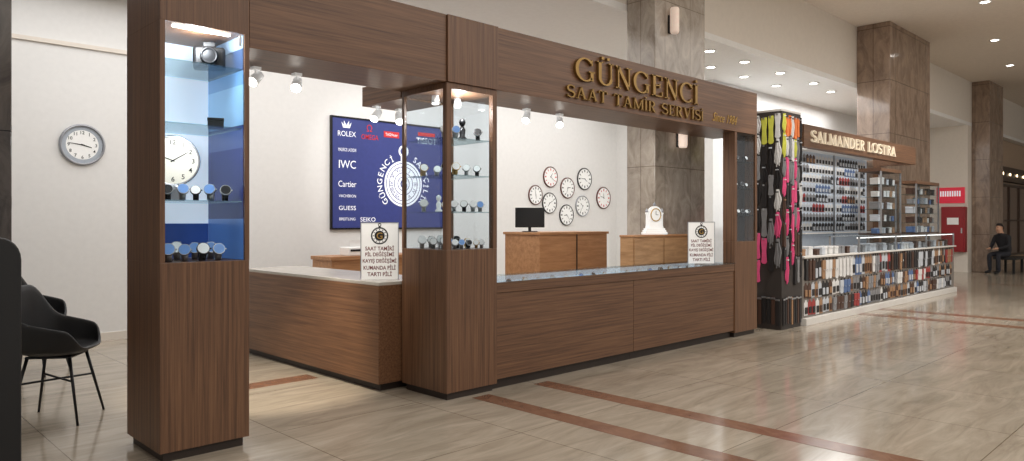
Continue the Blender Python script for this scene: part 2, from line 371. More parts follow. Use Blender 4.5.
# fascia
t = thing('kiosk_fascia', 'long walnut fascia beam of the watch kiosk with raised gold lettering', 'shop fascia', (5.6, YF, ZB))
MB(t).box(2.122, 3.788, YF, YF+.65, ZB, ZT).build('fascia_panel', W_X, t, .003)
MB(t).box(3.79, 4.355, YF-.018, YF+.65, ZB, ZT).build('column_head_panel', W_V, t, .003)
MB(t).box(4.357, 9.07, YF, YF+.65, ZB, ZT).build('fascia_panel', W_X, t, .003)
serif_line('GÜNGENCİ', 5.37, 7.58, 2.85, .23, YF-.001, .03, GOLD, t)
serif_line('SAAT TAMİR SERVİSİ', 5.25, 7.70, 2.67, .12, YF-.001, .025, GOLD, t)
MB(t).text('Since 1984', 8.24, 2.755, YF-.001, h=.11, w=.6, ext=.006, shear=.45).build('small_lettering', GOLD2, t)
# bracket beam behind the column
o = MB((4.0, 5.3, 2.56)).box(3.80, 4.3, 5.302, 5.92, 2.56, 2.74).build('bracket_beam', W_Y, None, .003)
tag(o, 'short walnut beam running back from the corner display column', 'beam')
# spot lights
def spot_head(label, x, y, z, tilt, group):
    t = thing('spotlight', label, 'spotlight', (x, y, z), 0, group)
    MB().box(-.03, .03, -.03, .03, -.02, 0).build('mount', LITW, t)
    MB().tube((0, 0, -.02), (0, 0, -.06), .008).build('stem', LITW, t)
    d = Vector((tilt[0], tilt[1], -.7)).normalized(); p = Vector((0, 0, -.085))
    MB().tube(p-d*.06, p+d*.06, .034, .042, 18).build('head', LITW, t, smooth=True)
    MB().tube(p+d*.0605, p+d*.066, .038, .034, 18).build('lens', LED, t)
    return t
G = 'spotlights of the watch kiosk'
spot_head('left white spotlight under the fascia over the kiosk entrance', 2.42, 5.2, ZB-.001, (-.8, -.5), G)
spot_head('right white spotlight under the fascia over the kiosk entrance', 2.75, 5.2, ZB-.001, (-.5, -.7), G)
spot_head('left white spotlight under the short walnut beam', 3.88, 5.8, 2.559, (-.7, -.3), G)
spot_head('right white spotlight under the short walnut beam', 4.14, 5.8, 2.559, (-.3, -.6), G)
spot_head('left white spotlight under the fascia over the front counter', 5.28, 5.2, ZB-.001, (-.6, -.4), G)
spot_head('right white spotlight under the fascia over the front counter', 5.78, 5.2, ZB-.001, (-.6, -.6), G)
# front counter units + top
for i, (xa, xb, lb) in enumerate(((4.357, 6.36, 'left walnut counter unit under the glass top, beside the corner column'), (6.364, 8.488, 'right walnut counter unit under the glass top, beside the right pillar'))):
    t = thing('counter_unit', lb, 'counter', ((xa+xb)/2, YF, 0), 0, 'front counter units')
    MB(t).box(xa, xb, YF+.07, YF+.6, 0, .09).build('plinth', PLINTH, t)
    MB(t).box(xa, xb, YF+.015, YF+.6, .09, .85).build('body', W_X, t, .004)
t = thing('glass_countertop', 'long glass-topped display worktop across both front counter units', 'countertop', (6.42, YF, .85))
MB(t).box(4.358, 8.487, YF+.005, YF+.03, .8505, .94).box(4.358, 8.487, YF+.575, YF+.61, .8505, .94).box(4.358, 4.39, YF+.03, YF+.575, .8505, .94).box(8.455, 8.487, YF+.03, YF+.575, .8505, .94).build('rim', W_X, t, .003)
MB(t).box(4.39, 8.455, YF+.03, YF+.575, .8505, .856).build('display_bed', mat('pale_blue_felt', (204, 211, 220), .8, emis=.2), t)  # pale felt with some glow put in to brighten the counter case
MB(t).box(4.39, 8.455, YF+.565, YF+.5745, .857, .938).build('added_glow_strip', mat('added_glow', (214, 222, 230), .6, emis=.35), t)  # glowing strip added to brighten the case, not a real lamp
MB(t).box(4.36, 8.485, YF-.01, YF+.6, .9405, .955).build('glass_sheet', TOPG, t, .001)
# left counter
t = thing('side_counter', 'low walnut side counter with pale top running back from the corner column', 'counter', (3.56, 5.29, 0))
MB(t).box(3.62, 4.2, 5.35, 7.95, 0, .07).build('plinth', PLINTH, t)
MB(t).box(3.56, 4.25, 5.29, 8.0, .07, .92).build('body', W_Y, t, .004)
MB(t).box(3.56, 4.25, 5.29, 8.0, .9205, .95).build('worktop', mat('pale_stone_top', (190, 184, 175), .25), t, .004)
# inner furniture
t = thing('desk', 'tall oak desk partition behind the front counter, under the cluster of clocks', 'desk', (7.6, 6.6, 0))
MB(t).box(6.95, 8.36, 6.6, 7.26, 0, 1.30).build('body', W_OAKD, t, .004)
MB(t).box(6.93, 8.38, 6.58, 7.28, 1.3, 1.335).build('desk_top', W_OAKD, t, .003)
MB(t).box(7.68, 7.70, 6.592, 6.5995, 0, 1.3).build('panel_joint', W_DK, t)
t = thing('monitor', 'black computer monitor turned away on the oak desk', 'monitor', (7.12, 6.95, 1.3355), -.7)
MB().box(-.1, .1, -.07, .07, 0, .012).build('base', BLACK, t, .003)
MB().box(-.02, .02, .0, .02, .012, .12).build('neck', BLACK, t)
MB().box(-.2, .2, -.03, -.002, .06, .33).build('screen', BLACK, t, .006)
t = thing('cabinet', 'light oak cabinet in front of the grey pillar carrying a white clock', 'cabinet', (7.85, 5.28, 0))
MB(t).box(7.2, 8.48, 5.29, 5.48, 0, 1.285).build('body', W_OAK, t, .003)
MB(t).box(7.19, 8.485, 5.275, 5.485, 1.2855, 1.31).build('top', W_OAKD, t, .003)
for xa, xb in ((7.22, 7.83), (7.85, 8.46)):
    d = MB(t).box(xa, xb, 5.275, 5.2895, .1, 1.26).build('door', W_OAK, t, .003)
    xk = xb-.05 if xa < 7.5 else xa+.05
    MB(t).tube((xk, 5.2745, .75), (xk, 5.255, .75), .012).build('knob', STEEL, d)
# mantel clock
t = thing('mantel_clock', 'white stepped mantel clock with gold bezel standing on the oak cabinet', 'clock', (7.78, 5.38, 1.3105), -.5); t.scale = (.86, .9, 1)
MB().box(-.18, .18, -.07, .07, 0, .03).box(-.165, .165, -.062, .062, .03, .055).box(-.15, .15, -.055, .055, .055, .08).build('base', LITW, t, .005)
poly = [(-.1, .08), (.1, .08), (.1, .27)]+[(.1*math.cos(a), .27+.09*math.sin(a)) for a in [PI*i/10 for i in range(1, 10)]]+[(-.1, .27)]
MB().prism(poly, -.04, .04).build('case', LITW, t, .004)
for sx in (-1, 1):
    MB().lathe([(.02, .0805), (.022, .095), (.014, .11), (.014, .25), (.022, .265), (.02, .28)], (sx*.125, 0, 0), 'z', 16).build('side_column', LITW, t, smooth=True)
    MB().lathe([(.018, .2805), (.024, .30), (.008, .325), (.002, .335)], (sx*.125, 0, 0), 'z', 16).build('column_finial', SILVER, t, smooth=True)
MB().lathe([(.01, 0), (.025, .02), (.008, .045), (.001, .06)], (0, 0, .36), 'z', 12).build('finial', SILVER, t, smooth=True)
MB().lathe([(.084, 0), (.084, .012), (.074, .014), (.072, .006)], (0, -.0405, .25), 'y', 32, False).build('bezel', GOLD2, t, smooth=True)
MB().lathe([(.071, 0), (.071, .008)], (0, -.0405, .25), 'y', 32).build('dial', DIAL, t)
MB().box(-.003, .003, -.052, -.05, .25, .30).build('minute_hand', INK, t); MB().box(0, .038, -.052, -.05, .247, .253).build('hour_hand', INK, t)
for xs, z, lb in ((8.5, 2.45, 'lower wall sconce on the grey pillar, seen through the kiosk opening'), (8.3, 3.95, 'upper wall sconce on the grey pillar above the fascia')):
    t = thing('wall_sconce', lb, 'wall light', (xs, 5.5, z), 0, 'sconces on the grey pillar')
    MB().box(-.04, .04, -.02, -.001, .03, .27).build('back_plate', BLACKM, t, .004)
    MB().lathe([(.05, .02), (.06, .05), (.06, .34), (.05, .36)], (0, -.081, 0), 'z', 20).build('shade', mat('sconce_shade', (236, 214, 198), .5, emis=.7 if z < 3 else .35), t, smooth=True)
    MB().box(-.012, .012, -.04, -.02, .1, .14).build('arm', BLACKM, t)
t = thing('desk', 'low brown desk at back of the kiosk under the blue poster', 'desk', (5.8, 9.0, 0))
MB(t).box(5.1, 6.6, 8.7, 9.25, .95, 1.0).build('desk_top', W_OAKD, t, .004)
MB(t).box(5.12, 5.16, 8.72, 9.23, 0, .9495).build('side_panel', W_OAKD, t)
MB(t).box(6.54, 6.58, 8.72, 9.23, 0, .9495).build('side_panel', W_OAKD, t)
MB(t).box(5.16, 6.54, 8.74, 8.77, .2, .9495).build('front_panel', W_OAKD, t)
t = thing('printer', 'small white receipt printer on the low brown desk', 'printer', (5.55, 8.9, 1.0005))
MB().box(-.13, .13, -.12, .12, 0, .12).build('body', PAPER, t, .015)
MB().box(-.1, .1, -.125, -.1205, .06, .09).build('paper_slot', BLACK, t); MB().box(-.09, .09, -.08, -.079, .1205, .22).build('paper', PAPER, t)
# ---------------------------------------------------------------- notice cards
MAROON = mat('maroon_ink', (110, 38, 34), .6)
def card(label, x, y, z, rz):
    t = thing('notice_card', label, 'sign', (x, y, z), rz, 'service notice cards')
    MB().box(-.165, .165, 0, .006, 0, .51).build('card', PAPER, t)
    f = MB()
    for xa, xb, za, zb in ((-.172, -.1655, -.0, .517), (.1655, .172, 0, .517), (-.1655, .1655, .5105, .517)): f.box(xa, xb, -.004, .008, za, zb)
    f.build('frame', SILVER, t)
    MB().box(-.155, .155, .0085, .09, 0, .004).add([(-.03, .0085, .35), (.03, .0085, .35), (.03, .09, .004), (-.03, .09, .004)], [(0, 1, 2, 3)]).build('easel_back', PAPER, t)
    MB().lathe([(.078, 0), (.078, .002), (.066, .002), (.066, 0)], (0, -.0005, .395), 'y', 40, False).build('emblem_ring', INK, t)
    m = MB()
    for i in range(12):
        a = i*PI/6; m.add([Vector((math.cos(a+s)*rr, -.0015, .395+math.sin(a+s)*rr)) for s, rr in ((-.08, .052), (.08, .052), (.06, .062), (-.06, .062))], [(0, 1, 2, 3)])
    m.build('emblem_marks', INK, t)
    MB().lathe([(.046, 0), (.046, .002)], (0, -.0005, .395), 'y', 32).build('emblem', INK, t)
    MB().box(-.01, .01, -.0025, -.0005, .473, .482).lathe([(.015, 0), (.015, .002), (.009, .002), (.009, 0)], (0, -.0005, .494), 'y', 16, False).build('emblem_crown', INK, t)
    MB().text('G', 0, .395, -.0042, h=.06, off=.012).build('emblem_letter', GOLD2, t)
    for i, s in enumerate(('SAAT TAMİRİ', 'PİL DEĞİŞİMİ', 'KAYIŞ DEĞİŞİMİ', 'KUMANDA PİLİ', 'TARTI PİLİ')):
        MB().text(s, 0, .285-.058*i, -.001, h=.054 if 'Ğ' in s else .048, w=(.26, .26, .305, .29, .22)[i], off=.022).build('lettering', MAROON, t)
    return t
card('white notice card with black emblem on the low side counter', 3.76, 5.57, .9505, -.75)
card('white notice card with black emblem at right end of the front counter', 8.02, 4.85, .9555, -.7)
# ---------------------------------------------------------------- wall clocks
def dial_marks(r, y, nums=False):
    m = MB()
    for i in range(12):
        a = PI/2-i*PI/6
        if nums: m.text(str(i or 12), r*.76*math.cos(a), r*.76*math.sin(a), y, h=r*.2, off=.01)
        else:
            c, s = math.cos(a), math.sin(a); p = Vector((c*r*.78, 0, s*r*.78)); q = Vector((-s, 0, c))*r*(.04 if i % 3 else .065); e = Vector((c, 0, s))*r*.11
            m.add([p-q-e+Vector((0, y, 0)), p+q-e+Vector((0, y, 0)), p+q+e+Vector((0, y, 0)), p-q+e+Vector((0, y, 0))], [(0, 1, 2, 3)])
    return m
def hand(a, ln_, w, y):
    c, s = math.sin(a), math.cos(a); d = Vector((c, 0, s)); n = Vector((s, 0, -c))*w; o = Vector((0, y, 0))
    return MB().add([o-d*ln_*.15-n, o-d*ln_*.15+n, o+d*ln_+n*.5, o+d*ln_-n*.5], [(3, 2, 1, 0)])
def wall_clock(label, x, y, z, r, fm, mm, h1, h2, nums=False, group=None, th=.09, ring=None):
    t = thing('wall_clock', label, 'wall clock', (x, y, z), 0, group); q = 1-th; dp = .04 if th > .085 else .03
    MB().lathe([(r*.94, .0), (r, .0), (r, dp*.7), (r*(1-th*.5), dp), (r*q, dp*.85), (r*q, .0)], (0, -.001, 0), 'y', 48, False).build('frame', fm, t, smooth=True)
    MB().lathe([(r*q*.995, .0), (r*q*.995, .018)], (0, -.001, 0), 'y', 48).build('dial', DIAL, t)
    if ring:
        MB().lathe([(r*q*.99, .019), (r*q*.80, .019)], (0, -.001, 0), 'y', 48, False).build('dial_ring', ring, t)
    dial_marks(r*q*(.88 if ring else 1), -.0215, nums).build('hour_marks', mm, t)
    hand(h1, r*.42, r*.035, -.023).build('hour_hand', INK, t); hand(h2, r*.6, r*.025, -.025).build('minute_hand', INK, t)
    return t
p = onY(82, 145, 10); wall_clock('silver-rimmed round wall clock alone on the white wall at left', p.x, 9.999, p.z, .25, SILVER, INK, 1.85, -1.45, True, th=.11, ring=mat('blue_grey_ring', (172, 180, 190), .5))
BRN = mat('red_brown_rim', (96, 52, 42), .45); DGR = mat('dark_grey_rim', (46, 44, 44), .45)
cl = [(550, 177, 9.5, 'brown-rimmed wall clock with red hour marks at upper left of the cluster', REDINK, BRN, .085), (567, 188, 9.5, 'brown-rimmed wall clock at the centre of the cluster', INK, BRN, .085), (584, 179, 10, 'dark-rimmed wall clock at top right of the cluster', INK, DGR, .08),
      (535, 195, 9, 'brown-rimmed wall clock leftmost of the cluster, above the monitor', INK, BRN, .085), (549, 203, 9.5, 'dark-rimmed wall clock just right of the leftmost clock', INK, DGR, .075), (566, 215, 9.5, 'dark-rimmed wall clock lowest of the cluster', INK, DGR, .075),
      (582, 206, 9.5, 'grey-rimmed wall clock between the lowest and the rightmost clock', INK, SILVER, .085), (603, 198, 10, 'brown-rimmed wall clock with red hour marks, rightmost of the cluster', REDINK, BRN, .085)]
for i, (u, v, r, s, mm, fm, th) in enumerate(cl):
    p = onY(u, v, 10); tt = 10/ray(u)[1]
    wall_clock(s, p.x, 9.999, p.z, r*tt/FPX*1.1, fm, mm, .6+i*.8, 2.2+i*1.3, False, 'cluster of wall clocks', th)
for v, s in ((135, 'upper'), (203, 'lower')):
    t = thing('wall_clock', s+' black round clock seen edge-on on the dark pillar at left edge', 'wall clock', (1.221, 7.5, 1.47+(222-v)*6.4/FPX), PI/2, 'clocks on the left pillar')
    MB().lathe([(.2, 0), (.22, .02), (.2, .05), (.17, .045)], (0, -.001, 0), 'y', 32, False).build('frame', BLACKM, t, smooth=True)
    MB().lathe([(.168, 0.02), (.168, .04)], (0, -.001, 0), 'y', 32).build('dial', DIAL, t)
# ---------------------------------------------------------------- poster
a = onY(331, 117, 10); b = onY(331, 228, 10); c = onY(441, 228, 10)
px0, px1, pz0, pz1 = a.x, c.x, b.z, a.z
t = thing('poster', 'large blue poster of white logos and a pocket watch on the back wall', 'poster', (px0, 9.96, pz0))
MB(t).box(px0, px1, 9.96, 9.998, pz0, pz1).build('panel', NAVY, t, .003)
fr = MB(t); w_ = .025
fr.box(px0-w_, px0-.001, 9.95, 9.998, pz0-w_, pz1+w_).box(px1+.001, px1+w_, 9.95, 9.998, pz0-w_, pz1+w_).box(px0-.001, px1+.001, 9.95, 9.998, pz1+.001, pz1+w_).box(px0-.001, px1+.001, 9.95, 9.998, pz0-w_, pz0-.001)
fr.build('frame', BLACKM, t)
def ptxt(s, u, v, hpx, m, wpx=None, off=0.0):
    q = onY(u, v, 10); dy = ray(u)[1]; k = (10/dy)/FPX
    MB(t).text(s, q.x, q.z, 9.957, h=hpx*k, w=(wpx*k/dy if wpx else None), off=off).build('lettering', m, t)
ptxt('ROLEX', 345.5, 134, 5.2, WINK, 18)
q = onY(345, 125.5, 10)
cr = [(-.06, -.04), (.06, -.04), (.09, .05), (.045, -.0), (.045, .07), (.0, .0), (-.045, .07), (-.045, 0), (-.09, .05)]
MB(t).prism([(x, z) for x, z in cr], 9.955, 9.958, (q.x, 0, q.z)).build('crown_emblem', WINK, t)
ptxt('Ω', 368, 128.5, 7, REDINK, None, .0); ptxt('OMEGA', 368.5, 137.5, 5, REDINK, 17, .005)
q = onY(390, 135, 10); MB(t).box(q.x-.15, q.x+.15, 9.955, 9.959, q.z-.05, q.z+.05).build('red_block', REDINK, t)
MB(t).text('TAGHeuer', q.x, q.z, 9.953, h=.045, w=.24).build('lettering', WINK, t)
ptxt('TISSOT', 425, 141.5, 6, WINK, 20, .015)
q = onY(425, 135, 10); MB(t).box(q.x-.18, q.x+.18, 9.955, 9.959, q.z-.03, q.z+.03).build('red_block', REDINK, t)
ptxt('MAURICE LACROIX', 346, 150, 3.2, WINK, 18); ptxt('IWC', 346, 164.5, 8, WINK, 17); ptxt('Cartier', 346, 184, 6, WINK, 18)
ptxt('VACHERON', 346, 196, 2.8, WINK, 17); ptxt('GUESS', 346, 208, 4.2, WINK, 17); ptxt('BREITLING', 346, 219, 2.8, WINK, 16); ptxt('SEIKO', 366.5, 219.5, 4.3, WINK, 15)
q = onY(402, 184, 10); R = .38
MB(t).lathe([(R, 0), (R, .002)], (q.x, 9.9585, q.z), 'y', 48).build('watch_rim', WINK, t)
for rr in (.91, .76, .5): MB(t).lathe([(R*rr, .0), (R*rr, .001), (R*(rr-.03), .001), (R*(rr-.03), 0)], (q.x, 9.956, q.z), 'y', 48, False).build('watch_dial_line', NAVY, t)
MB(t).lathe([(R*.32, 0), (R*.32, .002), (R*.29, .002), (R*.29, 0)], (q.x, 9.9555, q.z), 'y', 32, False).build('watch_inner_ring', NAVY, t)
for i in range(12):
    an = i*PI/6; MB(t).text(('XII', 'I', 'II', 'III', 'IV', 'V', 'VI', 'VII', 'VIII', 'IX', 'X', 'XI')[i], q.x+math.sin(an)*R*.63, q.z+math.cos(an)*R*.63, 9.954, h=R*.17, rot=-an).build('numeral', NAVY, t)
MB(t).text('G', q.x, q.z, 9.952, h=R*.4, off=.01).build('emblem_letter', NAVY, t)
MB(t).lathe([(.1, 0), (.1, .004), (.065, .004), (.065, 0)], (q.x, 9.958, q.z+R+.16), 'y', 24, False).build('watch_bow', WINK, t)
MB(t).box(q.x-.055, q.x+.055, 9.953, 9.958, q.z+R-.01, q.z+R+.08).build('watch_crown', WINK, t)
for s, a0, a1 in (('GÜNGENCİ', -PI*.72, -PI*.17), ('SAATÇİLİK', PI*.17, PI*.72)):
    m = MB(t)
    for i, ch in enumerate(s):
        an = a0+(a1-a0)*i/(len(s)-1)
        m.text(ch, q.x+math.sin(an)*R*1.24, q.z+math.cos(an)*R*1.24, 9.956, h=.1 if ch not in 'ÜİÇ' else .122, rot=-an, off=.01)
    m.build('curved_lettering', WINK, t)
# ---------------------------------------------------------------- watches on display
protos = {}
def watch(kind, loc, rz, label, group, sc=1.5):
    if kind in protos: return dup(protos[kind], loc, rz, label, group, (sc, sc, sc))
    strap, case, dl = {'steel': (STEEL, STEEL, DIAL), 'black': (BLACK, BLACKM, DIAL), 'blue': (STEEL, STEEL, mat('blue_dial', (110, 154, 216), .3, emis=.12)), 'gold': (GOLD2, GOLD2, DIAL), 'dark': (BLACK, STEEL, INK)}[kind]
    t = thing('wristwatch', label, 'watch', loc, rz, group); t.scale = (sc, sc, sc)
    m = MB(); n = 20; vs = []; fs = []
    for i in range(n):
        a = 2*PI*i/n
        for x in (-.011, .011):
            for r in (.029, .032): vs.append((x, r*.8*math.cos(a), .0321+r*math.sin(a)))
    for i in range(n):
        p_, q_ = i*4, ((i+1) % n)*4
        fs += [(p_, p_+1, q_+1, q_), (p_+1, p_+3, q_+3, q_+1), (p_+3, p_+2, q_+2, q_+3), (p_+2, p_, q_, q_+2)]
    m.add(vs, fs).build('strap', strap, t, smooth=True)
    d = Vector((0, -.93, .37)).normalized(); c0 = Vector((0, -.022, .042))
    MB().tube(c0, c0+d*.010, .0225, .0215, 24).build('case', case, t, smooth=True)
    MB().tube(c0+d*.0101, c0+d*.0112, .0195, .0195, 24).build('dial', dl, t)
    MB().tube(c0+Vector((.021, 0, 0))+d*.005, c0+Vector((.027, 0, 0))+d*.005, .003, .003, 8).build('crown', case, t)
    protos[kind] = t; return t
kinds = ['steel', 'black', 'steel', 'blue', 'dark', 'gold']
WN = {'steel': 'steel watch with white dial', 'black': 'black watch with white dial', 'blue': 'steel watch with blue dial', 'gold': 'gold watch with white dial', 'dark': 'black-strapped watch with dark dial'}
i = 0
rw = random.Random(3)
def shelf_row(xs, y, z, where, sc=1.5, ks=kinds, rz=-.6):
    global i
    for x in xs:
        kd = ks[i % len(ks)]; i += 1
        s_ = sc*rw.uniform(.86, 1.02)
        watch(kd, (x+rw.uniform(-.004, .004), y+rw.uniform(-.01, .01), z), rz+rw.uniform(-.2, .2), WN[kd]+' '+where, WN[kd]+' '+where, s_)
shelf_row([1.65, 1.74, 1.83, 1.92, 2.01], 4.78, 1.6085, 'on the lower glass shelf of the left pillar', 1.65, ['dark', 'blue', 'black', 'blue', 'dark'], -.4)
shelf_row([1.66, 1.76, 1.86, 1.96], 4.775, 1.2205, 'in the front row on the left pillar case base', 1.85, ['blue', 'black', 'blue'], -.4)
shelf_row([1.68, 1.79, 1.9, 2.0], 5.0, 1.2205, 'at back of the left pillar case base', 1.85, ['blue', 'steel', 'blue'], -.4)
shelf_row([3.90, 3.98, 4.06, 4.14, 4.22, 4.29], 4.775, 1.2405, 'in the front row on the base of the corner column', 1.3)
shelf_row([3.88, 3.97, 4.06, 4.15, 4.24], 4.93, 1.2405, 'in the middle row on the base of the corner column', 1.5)
shelf_row([3.88, 3.98, 4.08, 4.18, 4.27], 5.1, 1.2405, 'in the rear row on the corner column base', 1.7)
shelf_row([3.88, 3.98, 4.08, 4.18, 4.27], 4.78, 1.5585, 'on the lowest glass shelf of the corner column', 1.5)
shelf_row([3.88, 4.0, 4.13, 4.25], 4.79, 1.8685, 'on the middle glass shelf of the corner column', 1.65)
shelf_row([3.88, 4.0, 4.25], 4.79, 2.1785, 'on the top glass shelf of the corner column', 1.65)
shelf_row([3.9, 4.05, 4.2], 5.1, 1.8685, 'at back of the middle shelf, corner column', 1.7)
shelf_row([3.9, 4.2], 5.1, 1.5585, 'at back of the lowest shelf, corner column', 1.7)
shelf_row([8.6, 8.7, 8.8, 8.9, 8.97], 4.735, 1.5585, 'on the lowest shelf of the right pillar', 1.25, ['dark', 'black'], -.3)
shelf_row([8.62, 8.76, 8.9], 4.735, 1.9085, 'on the middle shelf of the right pillar', 1.25, ['dark', 'black'], -.3)
shelf_row([8.66, 8.88], 4.735, 2.2585, 'on the top shelf of the right pillar', 1.25, ['dark', 'black'], -.3)
shelf_row([4.55+.21*j for j in range(19)], 4.80, .8565, 'under the glass of the front counter', 1.15)
shelf_row([4.65+.21*j for j in range(18)], 5.03, .8565, 'in the rear row under the front counter glass', 1.15)
# small ornaments in the corner column
for x, y, z, lb, m_, s_ in ((4.12, 4.84, 2.1785, 'small dark figurine-like ornament on the top glass shelf of the corner column', BLACKM, 1.0), (4.05, 5.08, 1.5585, 'small white vase-shaped ornament on the lowest glass shelf of the corner column', LITW, .8)):
    t = thing('ornament', lb, 'ornament', (x, y, z)); t.scale = (s_, s_, s_)
    MB().lathe([(.04, 0), (.04, .02), (.022, .035), (.03, .09), (.012, .12)], (0, 0, 0), 'z', 20).build('foot', m_, t, smooth=True)
    MB().lathe([(.012, .1205), (.024, .135), (.03, .155), (.024, .175), (.006, .19)], (0, 0, 0), 'z', 20).build('top', m_, t, smooth=True)
t = thing('desk_clock', 'round cream desk clock with black numerals inside the left display pillar', 'clock', (1.76, 5.0, 1.6085), -.38)
MB().box(-.07, .07, -.03, .04, 0, .10).build('foot', STEEL, t, .004)
MB().lathe([(.162, -.02), (.167, 0), (.167, .02), (.155, .025), (.153, .0)], (0, 0, .265), 'y', 40, False).build('case', STEEL, t, smooth=True)
MB().lathe([(.152, -.015), (.152, .011)], (0, 0, .265), 'y', 40).build('dial', CRDIAL, t)
m = dial_marks(.16, 0, True); o = m.build('numerals', INK, t); o.location = (0, -.0125, .265)
for nm, a_, l_ in (('hour_hand', -1.2, .07), ('minute_hand', 1.0, .105)):
    o = hand(a_, l_, .004, 0).build(nm, INK, t); o.location = (0, -.0145, .265)
t = thing('camera', 'black camera with round lens on top shelf of the left pillar', 'camera', (1.95, 4.88, 2.4785), -.4)
MB().box(-.1, .1, -.05, .05, 0, .15).build('body', BLACK, t, .02, seg=3)
MB().lathe([(.055, 0), (.055, .05), (.045, .055), (.04, .03)], (0, -.0505, .08), 'y', 28).build('lens', BLACKM, t, smooth=True)
MB().box(-.04, .04, -.03, .03, .15, .185).build('finder', BLACK, t, .006)
t = thing('watch_box', 'small black watch box on the upper glass shelf of the left pillar', 'box', (1.98, 4.85, 2.0885), -.4)
MB().box(-.05, .05, -.04, .04, 0, .05).build('box', BLACK, t, .004); MB().box(-.052, .052, -.042, .042, .0505, .07).build('lid', BLACK, t, .004)
# ---------------------------------------------------------------- far kiosk
COL = {'black': (36, 33, 34), 'dark brown': (76, 52, 41), 'tan': (156, 120, 88), 'white': (218, 217, 215), 'pink': (226, 84, 134), 'orange': (226, 122, 58), 'red': (156, 58, 56), 'blue': (84, 108, 150), 'grey': (132, 132, 134), 'lime': (206, 206, 84), 'yellow': (210, 186, 100), 'silver': (190, 194, 200)}
CM = {k_: mat('goods_'+k_.replace(' ', '_'), v_, .55) for k_, v_ in COL.items()}
PAIR = {'black': 'silver', 'dark brown': 'tan', 'tan': 'dark brown', 'white': 'black', 'pink': 'white', 'orange': 'black', 'red': 'black', 'blue': 'silver', 'grey': 'black', 'lime': 'white', 'yellow': 'grey', 'silver': 'black'}
goods = {}
NAMES = {'pouch': ('hanging_pouch', 'pouch'), 'belt': ('hanging_belt', 'belt'), 'strap': ('hanging_insole', 'insoles'), 'pack': ('hanging_packet', 'packet'), 'bundle': ('lace_bundle', 'lace bundle')}
def good(kind, col, loc, rz, label, group, sx=1, sz=1):
    key = (kind, col)
    if key in goods: return dup(goods[key], loc, rz, label, group, (sx, 1, sz))
    m = CM[col]
    t = thing(NAMES[kind][0], label, NAMES[kind][1], loc, rz, group); t.scale = (sx, 1, sz)
    if kind == 'pouch':
        MB().prism([(-.05, .02), (-.035, 0), (.035, 0), (.05, .02), (.05, .17), (.04, .19), (-.04, .19), (-.05, .17)], -.022, -.002).build('body', m, t, .004)
        MB().prism([(-.05, .19), (-.05, .10), (-.02, .075), (.02, .075), (.05, .10), (.05, .19)], -.027, -.0225).build('flap', m, t, .002)
        MB().lathe([(.008, 0), (.006, .004)], (0, -.0275, .095), 'y', 10).build('stud', STEEL, t)
        MB().box(-.006, .006, -.014, -.006, .19, .215).build('hanger', BLACKM, t)
    elif kind == 'belt':
        MB().box(-.022, .022, -.016, -.01, .0, .9).build('strap', m, t, .002); MB().box(-.02, .02, -.008, -.002, .05, .9).build('strap', m, t, .002)
        MB().box(-.028, .028, -.022, -.0165, .82, .875).build('buckle', STEEL, t, .003)
    elif kind == 'bundle':       # a soft bunch of laces gathered at the top, loose and uneven below
        for q_, (dx_, z0_, bw_) in enumerate(((-.032, .05, -.008), (-.014, .0, .004), (.004, .03, -.004), (.02, .012, .006), (.034, .06, .01))):
            L_ = []; R_ = []
            for s_ in range(8):
                zz = z0_+(.41-z0_)*s_/7; f_ = min(1, (7-s_)/3.5); c_ = dx_*(.35+.65*f_)+bw_*math.sin(s_*1.1+q_)*f_
                wq = .0085 if s_ else .004
                L_.append((c_-wq, zz)); R_.append((c_+wq, zz))
            MB().prism(L_[::-1]+R_, -.016-.008*(q_ % 3), -.003-.004*(q_ % 2)).build('lace', m, t, .003)
        MB().box(-.02, .02, -.036, -.002, .352, .372).build('band', CM[PAIR[col]], t, .003)
    elif kind == 'strap':        # a flat insole: rounded long shape hung on a small hook
        poly = [(-.03, .06), (-.034, .03), (-.02, .006), (0, 0), (.02, .006), (.034, .03), (.03, .06), (.024, .2), (.034, .33), (.03, .40), (-.03, .40), (-.034, .33), (-.024, .2)]
        MB().prism(poly, -.012, -.002, (-.005, 0, 0)).build('insole', m, t, .003)
        MB().prism(poly, -.026, -.014, (.005, 0, -.0)).build('insole', m, t, .003)
        MB().box(-.01, .01, -.034, -.0275, .375, .405).build('hook', STEEL, t)
    else:
        MB().prism([(-.045, 0), (.045, 0), (.045, .15), (.02, .165), (.012, .185), (-.012, .185), (-.02, .165), (-.045, .15)], -.006, -.002).build('card', m, t)
        MB().box(-.030, .030, -.018, -.0065, .02, .10).build('bubble', CM[PAIR[col]], t, .006)
    goods[key] = t; return t
t = thing('goods_rack', 'dark-boarded tall rack packed with hanging laces, insoles and belts', 'display rack', (9.8, 4.53, 0))
MB(t).box(9.53, 10.12, 4.53, 5.35, 0.0, 2.98).build('board', mat('rack_board', (58, 52, 49), .6), t, .004)
MB(t).box(9.53, 10.12, 4.53, 5.35, 2.9805, 3.01).build('cap', OFFW, t, .004)
seqs = [['orange', 'lime', 'white', 'orange', 'black'], ['black', 'grey', 'orange', 'white', 'lime', 'black'], ['grey', 'black', 'pink', 'black', 'grey'], ['black', 'white', 'black', 'pink', 'grey', 'pink'], ['black', 'grey', 'pink', 'dark brown', 'pink'], ['black', 'dark brown', 'black', 'pink', 'grey', 'pink']]
